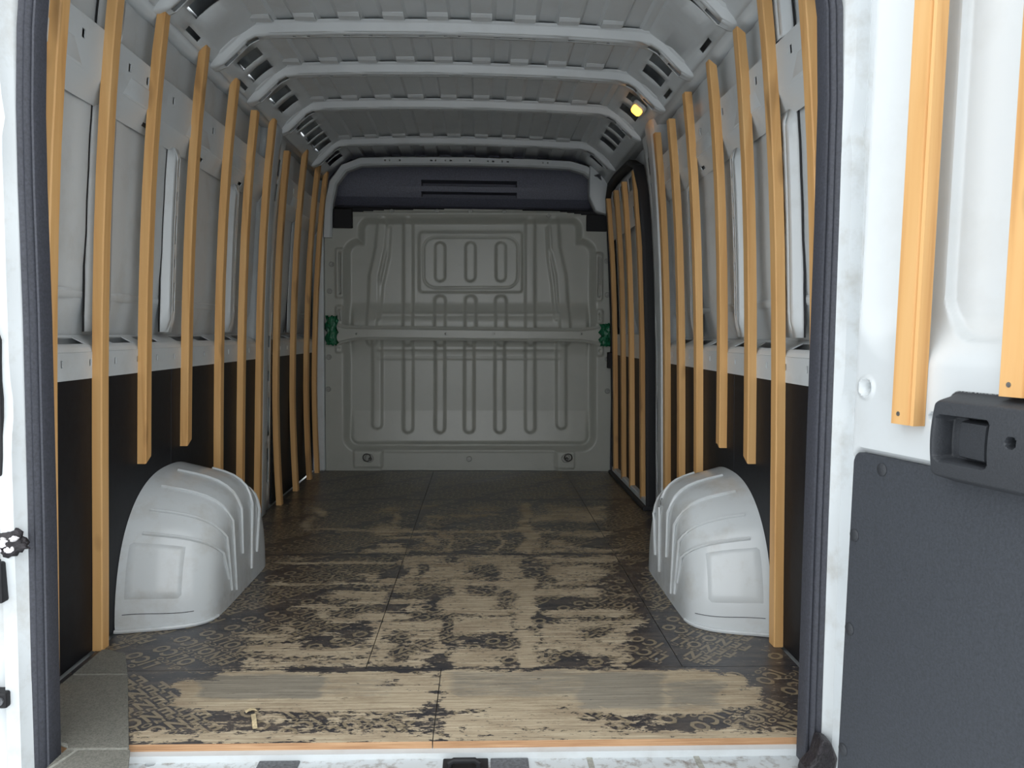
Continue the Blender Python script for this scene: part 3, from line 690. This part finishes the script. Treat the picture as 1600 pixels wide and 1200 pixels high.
for (x0, x1, y0, y1, lab) in ((510, 527, 494, 539, 'crumpled green tape round the cross bar end, away from the sliding door'), (938, 957, 506, 541, 'crumpled green tape round the cross bar end, against the sliding door seal')):
    a = at(x0, y0, 1, BULK_Y - .03); c = at(x1, y1, 1, BULK_Y - .03); b = MB(); n = 12
    rng = np.random.RandomState(x0)
    J = rng.randn(n, n, 3) * .004
    def fn(i, j):
        u, v = i / (n - 1), j / (n - 1); edge = .008 * math.sin(v * 17) if i in (0, n - 1) else 0
        return (a[0] + (c[0] - a[0]) * u + edge + J[i, j, 0], BULK_Y - .030 - .022 * math.sin(math.pi * u) * (.4 + .6 * math.sin(math.pi * v)) + J[i, j, 1], c[2] + (a[2] - c[2]) * v + J[i, j, 2])
    b.grid(n, n, fn); tag(b.build('green_tape', 'tape', smooth=True, solid=.006, angle=60), lab, 'tape')

# ------------------------------------------------------------------ wheel arches
def arch(s, yc, a, bb, x_in, lab):
    X = [(.950, 1.0), (.938, .998), (.90, .975), (.85, .948), (.81, .92), (.78, .89), (.755, .85), (.735, .80), (.722, .74), (.715, .67), (.712, .55), (.712, .3), (.712, .01)]
    off = x_in - .712
    X = [(x + off * (0.950 - x) / (.950 - .712), k) for x, k in X]
    NT_ = 61; e = 2 / 2.45
    def pt(k, th, lift=0):
        x, sc = X[k]; p = P(x, sc, th, lift)
        return (s * (xmt(p[2]) - .0006), p[1], p[2]) if k == 0 else p
    def P(x, sc, th, lift=0):
        c, sn = math.cos(th), math.sin(th)
        yy = yc - a * sc * math.copysign(abs(c) ** e, c); zz = bb * sc * abs(sn) ** e
        return (s * (x - lift * .7), yy - lift * math.copysign(abs(c), c), zz + lift * sn)
    b = MB(); th = np.linspace(0, math.pi, NT_)
    b.grid(NT_, len(X), lambda i, j: pt(j, th[i]))
    o = b.build('wheel_arch', 'arch', smooth=True, angle=60, weld=.0002)
    md = o.modifiers.new('smooth', 'SUBSURF'); md.levels = 1; md.render_levels = 1
    tag(o, lab, 'wheel arch', 'wheel arches')
    xs_ = np.array([x for x, _ in X][::-1]); ks = np.array([k for _, k in X][::-1])
    # raised ribs that run over the top and fan down the inner side
    for t0, zend, k1 in ((37, .09, .99), (50, .045, .985), (67, .03, .98), (86, .13, .975), (106, .05, .965), (128, .09, .93)):
        tr = math.radians(t0); path = [(x, k) for x, k in X if .72 <= k <= k1]
        full = []
        for (xa, ka), (xb, kb) in zip(path, path[1:]):
            for m in range(4): full.append((xa + (xb - xa) * m / 4, ka + (kb - ka) * m / 4))
        full.append(path[-1]); pts = [P(x, k, tr, .001) for x, k in full]
        xi = s * (X[-1][0] - .001); e0 = P(X[-4][0], X[-4][1], tr)
        for m in range(0, 6):
            q_ = m / 5; pts.append((xi, e0[1] + (yc - e0[1]) * .22 * q_, e0[2] + (zend - e0[2]) * q_))
        b = MB(); b.tube(pts, .0052, 6); b.build('rib', 'arch', o, smooth=True)
    # raised plate shaped to stand for a glossy reflection on the rear face
    th0, th1 = math.radians(9), math.radians(33)
    b = MB(); n = 14
    def fp(i, j):
        u, v = i / (n - 1), j / (n - 1); x = .928 - u * .155; sc = float(np.interp(x, xs_, ks)); lift = .004 if 0 < i < n - 1 and 0 < j < n - 1 else -.002
        return P(x, sc, th0 + (th1 - th0) * v, lift)
    b.grid(n, n, fp); b.build('pressed_field', 'arch', o, smooth=True, angle=50)
    # scuffed crease low on the rear face
    b = MB(); b.tube([P(x, float(np.interp(x, xs_, ks)), math.radians(4.5) + .003 * math.sin(x * 30), .0002) for x in np.linspace(.93, .745, 16)], .0012, 5); b.build('scuffed_crease', 'step', o)
    # floor flange
    b = MB(); path = [P(x, k, 0.0) for x, k in X if k > .6]
    b.tube([(x, y - .003, .006) for x, y, z in path], .006, 6); b.build('flange', 'arch', o, smooth=True)
    return o
arch(-1, 1.03, .40, .425, .695, 'pale grey steel wheel arch on the side facing the sliding door')
arch(1, .975, .40, .42, .725, 'pale grey steel wheel arch on the sliding door side')

# ------------------------------------------------------------------ battens
W_, T_ = .042, .026
def batten(s, y_bot, y_top, z0, z1, lab, bow=0, slant=.0, foot=0.0, group='pine battens on the van walls'):
    b = MB(); zs = sorted(set(np.linspace(z0, z1, 11)) | {z for z in _pz if z0 < z < z1}); rings = []
    x00 = xin(z0)
    for k, z in enumerate(zs):
        u = (z - z0) / (z1 - z0); y = y_bot + (y_top - y_bot) * u + bow * math.sin(math.pi * u); x = xin(z) - foot * max(0, 1 - z / .7) ** 2
        dz = [0, 0, 0, 0]
        if k == 0: dz = [0, slant, slant, 0]
        c = .003
        ring = []
        for ox, oy in ((c, 0), (0, c), (0, W_ - c), (c, W_), (T_, W_), (T_, 0)):
            ring.append((s * (x + ox) - s * x00, y + oy - y_bot, z + (slant * oy / W_ if k == 0 else 0) + (-.02 * ox / T_ if k == len(zs) - 1 and slant else 0) - z0))
        rings.append(ring)
    b.sweep(rings); o = b.build('wooden_batten', 'pine', smooth=True, angle=20); o.location = (s * x00, y_bot, z0)
    tag(o, lab, 'batten', group); return o
def ytop(px, py, X=.832): return at(px, py, 0, X)
ORD = ['first', 'second', 'third', 'fourth', 'fifth', 'sixth', 'seventh', 'eighth', 'ninth', 'tenth', 'eleventh']
LB = [((82, 1085), (85, -60), None), ((162, 1018), (192, -60), None), ((228, 725), (264, 12), 1), ((293, 697), (328, 75), 1), (None, (371, 122), None), (None, (404, 172), None),
      ((408, 810), (432, 187), None), ((443, 790), (458, 238), None), ((465, 768), (484, 237), None), ((487, 750), (503, 260), None), ((504, 738), (519, 275), None)]
for k, (bt, tp, sh_) in enumerate(LB):
    tpt = at(*tp, 0, -.832); zt_ = min(1.90, max(1.7, tpt[2])); yt = tpt[1]
    if k < 2: zt_ = 1.86; yt = at(*bt, 2, 0)[1]
    if sh_: p = at(*bt, 0, -xin(.46)); yb, z0 = p[1], p[2]; yt = yb + .01
    elif bt: yb = at(*bt, 2, 0)[1]; z0 = .001
    else: yb = yt - .0; z0 = .001
    if k > 6: yb = yb
    if k in (4, 5): z0 = .001
    if k == 6: yb = yt = 2.04
    if k == 10: yb = min(yb, 3.27); yt = 3.27
    if k >= 7: yt = yb
    extra = 'short ' if sh_ else ''
    batten(-1, yb, yt, z0, zt_, f'{extra}{ORD[k]} pine batten from the rear opening, on the wall facing the sliding door', bow=random.uniform(-.006, .006), slant=.02 if sh_ else 0, foot=.028 if k >= 7 else 0)
RB = [((1240, 1085), (1270, -60), None), ((1217, 1012), (1200, -60), None), ((1168, 725), (1147, 40), 1), ((1124, 700), (1104, 92), 1), (None, (1066, 143), None), (None, (1040, 185), None), ((1027, 800), (1016, 210), None)]
for k, (bt, tp, sh_) in enumerate(RB):
    tpt = at(*tp, 0, .832); zt_ = min(1.88, tpt[2]); yt = tpt[1]
    z0 = .001
    if k == 0: yb = .235; yt = yb; zt_ = 1.86
    elif k == 1: yb = at(*bt, 2, 0)[1]; yt = yb; zt_ = 1.86
    elif sh_: p = at(*bt, 0, xin(.46)); yb, z0 = p[1], p[2]
    else: yb = yt
    if k == 4: z0 = .31
    if k == 5: z0 = .001
    if k == 6: yb = yt = 1.825
    extra = 'short ' if sh_ else ''
    batten(1, yb, yt, z0, zt_, f'{extra}{ORD[k]} pine batten from the rear opening, on the sliding door side', bow=random.uniform(-.006, .006), slant=.02 if sh_ else 0)
for k, y in enumerate((2.36, 2.66, 2.92, 3.20)):
    batten(1, y, y, .03, 1.69, f'{ORD[k]} pine batten on the sliding door, counted from the middle pillar', bow=random.uniform(-.004, .004), group='pine battens on the sliding door')

# ------------------------------------------------------------------ interior lamp
lp = at(1000, 180, 0, .80)
lamp = tag(empty('interior_lamp', (0, 0, 0)), 'small glowing amber interior lamp set in the roof rail', 'lamp')
nrm = np.array([-.14, 0, -.168]); nrm /= np.linalg.norm(nrm); tng = np.array([-.168, 0, .14]); tng /= np.linalg.norm(tng)
lc = np.array([.79, 1.90, 1.872]) + nrm * .012
def lampbox(mb, hl, hw_, d0, d1):
    rings = []
    for d, sc in ((d0, 1), (d0 + (d1 - d0) * .6, 1), (d1, .8)):
        rings.append([tuple(lc + np.array([0, 1, 0]) * hl * sc * math.copysign(abs(math.cos(q)) ** .5, math.cos(q)) + tng * hw_ * sc * math.copysign(abs(math.sin(q)) ** .5, math.sin(q)) + nrm * d) for q in np.linspace(0, 2 * math.pi, 24, endpoint=False)])
    mb.sweep(rings)
b = MB(); lampbox(b, .050, .034, -.012, .006); b.build('housing', 'inner', lamp, smooth=True)
b = MB(); lampbox(b, .040, .024, .004, .018); b.build('lens', 'glow', lamp, smooth=True)

# ------------------------------------------------------------------ rear frame: pillars and rubber seal
fr = None
for s in (-1, 1):
    b = MB(); x0 = .798 if s < 0 else .818
    prof = [(x0 - .02, -.045), (x0, -.062), (x0 + .012, -.088), (x0 + .036, -.092), (x0 + .046, -.075), (x0 + .065, -.068), (x0 + .10, -.06), (x0 + .17, -.03), (x0 + .19, .0), (x0 + .19, .03), (x0 - .005, .02), (x0 - .02, .0)]
    rings = []; rng = np.random.RandomState(5 + s)
    for z in np.linspace(-.12, 1.99, 60):
        bump_ = .004 * math.sin(z * 9 + s) + .003 * math.sin(z * 23 + 1)
        dent = .014 * math.exp(-((z - 1.28) / .03) ** 2) + .012 * math.exp(-((z - .72) / .05) ** 2)
        rings.append([(s * (x + (bump_ * .5 if 1 < i < 5 else 0)), y + (bump_ + dent if 1 < i < 5 else 0), z) for i, (x, y) in enumerate(prof)])
    b.sweep(rings)
    o = b.build('wall_rear' if fr is None else 'pillar', 'white', fr, smooth=True, angle=40)
    if fr is None: fr = tag(o, 'white painted rear door frame pillars with dirt and dents', kind='structure')
b = MB(); rings = []
pl = [(-.768, -.03), (-.766, .2), (-.763, .5), (-.761, .9), (-.763, 1.15), (-.762, 1.30), (-.756, 1.45), (-.744, 1.58), (-.71, 1.70), (-.64, 1.77), (-.5, 1.80)]
pr = [(.784, -.03), (.784, .5), (.786, 1.1), (.785, 1.35), (.778, 1.52), (.76, 1.64), (.71, 1.73), (.62, 1.78), (.5, 1.80)]
pth = pl + [(0, 1.81)] + pr[::-1]
for k, (x, z) in enumerate(pth):
    q0 = np.array(pth[max(0, k - 1)]); q1 = np.array(pth[min(len(pth) - 1, k + 1)]); d = (q1 - q0) / np.linalg.norm(q1 - q0); n = np.array([-d[1], d[0]])
    prof = [(0, -.02), (0, -.052), (.003, -.060), (.007, -.060), (.010, -.054), (.013, -.058), (.019, -.064), (.024, -.060), (.027, -.062), (.033, -.064), (.037, -.058), (.037, -.03)]
    rings.append([(x + n[0] * o, y, z + n[1] * o) for o, y in prof])
b.sweep(rings)
tag(b.build('trim_2', 'rubber', smooth=True, angle=50), 'dark grey ribbed rubber seal around the rear door opening', kind='structure')
b = MB(); b.sweep([[(.765, y, -.03), (.83, y, -.03), (.835, y, .01), (.82, y, .045), (.80, y, .05), (.79, y, .01), (.77, y, -.012)] for y in (-.11, -.066)])
tag(b.build('seal_corner', 'grime', bevel=.006), 'grimy black rubber corner at the foot of the seal by the open door', 'rubber corner')

# fittings on the left rear pillar
def pil(px_, py_): return at(px_, py_, 1, -.085)
a = pil(-40, 498); c = pil(10, 742)
b = MB(); b.sweep([[(a[0], y, c[2] - .02), (c[0] - .004, y, c[2]), (c[0], y, c[2] + .04), (c[0], y, a[2] - .04), (c[0] - .012, y, a[2]), (a[0], y, a[2])] for y in (-.096, -.07)])
tag(b.build('hinge_cover', 'dark', bevel=.003), 'tall black plastic cover on the white rear frame, away from the open door', 'cover')
for (x1, y0, y1, lab) in ((14, 875, 938, 'small black angled stop on the white frame below the icy striker'), (20, 1076, 1100, 'square black door catch with a round bolt low on the white frame')):
    a = pil(-40, y0); c = pil(x1, y1); root = empty('door_catch', (c[0], -.095, c[2])); tag(root, lab, 'catch')
    b = MB(); b.box(a[0] - c[0], 0, -.012, .02, 0, a[2] - c[2]); b.build('body', 'dark', root, bevel=.004)
    b = MB(); b.disc((-.012, -.012, (a[2] - c[2]) / 2), (0, -1, 0), .008, .004, 12); b.build('bolt', 'step', root, smooth=True)
c = pil(20, 848); st = tag(empty('door_striker', (c[0], -.09, c[2])), 'greasy door striker caked with dirty snow on the white frame', 'striker')
rng = np.random.RandomState(11)
def blob(name, mat, cc, r, amp, seed):
    bm = bmesh.new(); bmesh.ops.create_icosphere(bm, subdivisions=3, radius=1)
    rg = np.random.RandomState(seed); k = rg.randn(6, 3) * 4; ph = rg.rand(6) * 6
    for v in bm.verts:
        co = np.array(v.co); d = 1 + amp * sum(math.sin(k[i] @ co + ph[i]) for i in range(6)) / 3
        v.co = [cc[i] + co[i] * r[i] * d for i in range(3)]
    me = bpy.data.meshes.new(name); bm.to_mesh(me); bm.free(); me.materials.append(M[mat])
    for p in me.polygons: p.use_smooth = True
    o = bpy.data.objects.new(name, me); COL.objects.link(o); o.parent = st
blob('striker_plate', 'grime', (-.002, .0, 0), (.030, .010, .024), .45, 1)
for i in range(6): blob('snow', 'snow', (rng.uniform(-.03, .012), -.008, rng.uniform(-.014, .016)), (.008, .006, .006), .35, 20 + i)

# ------------------------------------------------------------------ open rear door (door_2)
DA, DT = math.radians(14), math.radians(1.0)
DO = np.array([.80, -.17, 0.0]); DU = np.array([math.sin(DA), -math.cos(DA), 0]); DZ = np.array([math.sin(DT), 0, math.cos(DT)]); DN = np.cross(DU, DZ); DN /= np.linalg.norm(DN)
def dw(u, z, n=0): return tuple(DO + DU * u + DZ * z + DN * n)
NU, NV = 240, 560
us = np.linspace(-.012, .76, NU); vs = np.linspace(-.14, 1.80, NV); UU, VV = np.meshgrid(us, vs)
H = np.zeros(UU.shape)
H -= .038 * (1 - sst(rr(UU, VV, .0, .72, .835, 1.76, .10), -.075, .012))
H -= .016 * (1 - sst(rr(UU, VV, .165, .66, .868, 1.70, .085), -.006, .004))
H -= .020 * np.sin(np.clip((UU - .17) / .49, 0, 1) * math.pi) * (rr(UU, VV, .165, .66, .868, 1.70, .085) < 0)
H -= .004 * (1 - sst(np.hypot(UU - .03, VV - .778), .010, .016)) - .004 * (1 - sst(np.abs(np.hypot(UU - .03, VV - .778) - .018), 0, .006))
H -= .012 * (1 - sst(rr(UU, VV, .0, .75, -.1, .66, .025), -.006, .006))
for (u, z) in ((.030, .778), (.191, .741)): H -= .02 * (1 - sst(np.hypot(UU - u, VV - z), .005, .008))
H -= .03 * (1 - sst(UU, -.012, .002))
b = MB(); b.grid(NU, NV, lambda i, j: dw(us[i], vs[j], H[j, i]), mi=0)
T = -.075
b.add([dw(-.012, -.14, -.03), dw(.76, -.14, 0), dw(.76, 1.8, 0), dw(-.012, 1.8, -.03), dw(-.012, -.14, T), dw(.76, -.14, T), dw(.76, 1.8, T), dw(-.012, 1.8, T)], [(0, 1, 5, 4), (1, 2, 6, 5), (2, 3, 7, 6), (3, 0, 4, 7), (4, 5, 6, 7)])
door = tag(b.build('door_2', ['door'], smooth=True, angle=40), 'open white rear door with grey lower lining and black grip', kind='structure')
# lower lining
b = MB(); o2 = []
def rrpath(u0, u1, z0, z1, r, n=6):
    P = []
    for cx, cz, a0 in ((u1 - r, z1 - r, 0), (u0 + r, z1 - r, 90), (u0 + r, z0 + r, 180), (u1 - r, z0 + r, 270)):
        for k in range(n + 1):
            q = math.radians(a0 + 90 * k / n); P.append((cx + r * math.cos(q), cz + r * math.sin(q)))
    return P
pp = rrpath(.006, .74, -.09, .655, .018)
b.sweep([[dw(u, z, n) for u, z in rrpath(.006 + e, .74 - e, -.09 + e, .655 - e, .018)] for n, e in ((-.012, 0), (-.002, 0), (.002, .003))])
lin_ = b.build('lower_lining', 'trim', door, smooth=True, angle=30)
for (u, z) in ((.084, .632), (.022, .496), (.022, .314), (.022, .075), (.45, .62)):
    b = MB(); b.disc(dw(u, z, .0015), DN, .012, .004, 16, .009); b.build('clip', 'plastic', lin_, smooth=True)
# black grip with its pocket
NU2, NV2 = 150, 100
u0, u1, z0, z1 = .218, .54, .628, .792
us2 = np.linspace(u0, u1, NU2); vs2 = np.linspace(z0, z1, NV2); A, B = np.meshgrid(us2, vs2)
Bc = B
A = A - .018
sdv = rr(A, Bc, .206, .515, .638, .785, .022)
G = .040 * (1 - sst(sdv, -.016, .0)) + .010 * np.sin(np.clip((B - .638) / .147, 0, 1) * math.pi) * (sdv < 0)
pk = rr(A, B, .230, .326, .678, .748, .008)
G -= .034 * (1 - sst(pk, -.003, .003))
flap = rr(A, B, .258, .322, .684, .744, .006)
G += (.016 + .012 * np.clip((A - .256) / .066, 0, 1)) * (1 - sst(flap, -.003, .002))
G -= .03 * (1 - sst(np.hypot(A - .368, B - .722), .006, .009))
G = np.where(sdv > .003, -.006, G)
b = MB(); b.grid(NU2, NV2, lambda i, j: dw(us2[i], vs2[j], float(G[j, i])), 0, lambda i, j: sdv[j:j + 2, i:i + 2].min() > .004)
b.build('grip', 'plastic', door, smooth=True, angle=45)
# battens screwed to the door
def door_batten(ub, ut, z0, z1, wdt, lab):
    b = MB(); rings = []
    o = np.array(dw(ub, z0))
    for z in np.linspace(z0, z1, 10):
        u = ub + (ut - ub) * (z - z0) / (z1 - z0)
        prof = [(0, 0), (0, .023), (.002, .025), (wdt - .013, .025), (wdt - .011, .021), (wdt - .008, .021), (wdt - .006, .025), (wdt, .024), (wdt, 0)]
        rings.append([tuple(np.array(dw(u + a, z, n + .0008)) - o) for a, n in prof])
    b.sweep(rings); ob = b.build('door_batten', 'pine', smooth=True, angle=20); ob.location = tuple(o)
    tag(ob, lab, 'batten', 'varnished battens on the open rear door')
    b = MB(); b.disc(np.array(dw(ub + .018, z0 + .018, .0255)) - o, DN, .004, .0015, 10); b.build('screw', 'metal', ob, smooth=True)
door_batten(.124, .124, .722, 1.74, .052, 'orange pine batten on the open rear door, nearest the hinges')
door_batten(.338, .338, .786, 1.74, .052, 'orange pine batten on the open rear door, standing above the black grip')
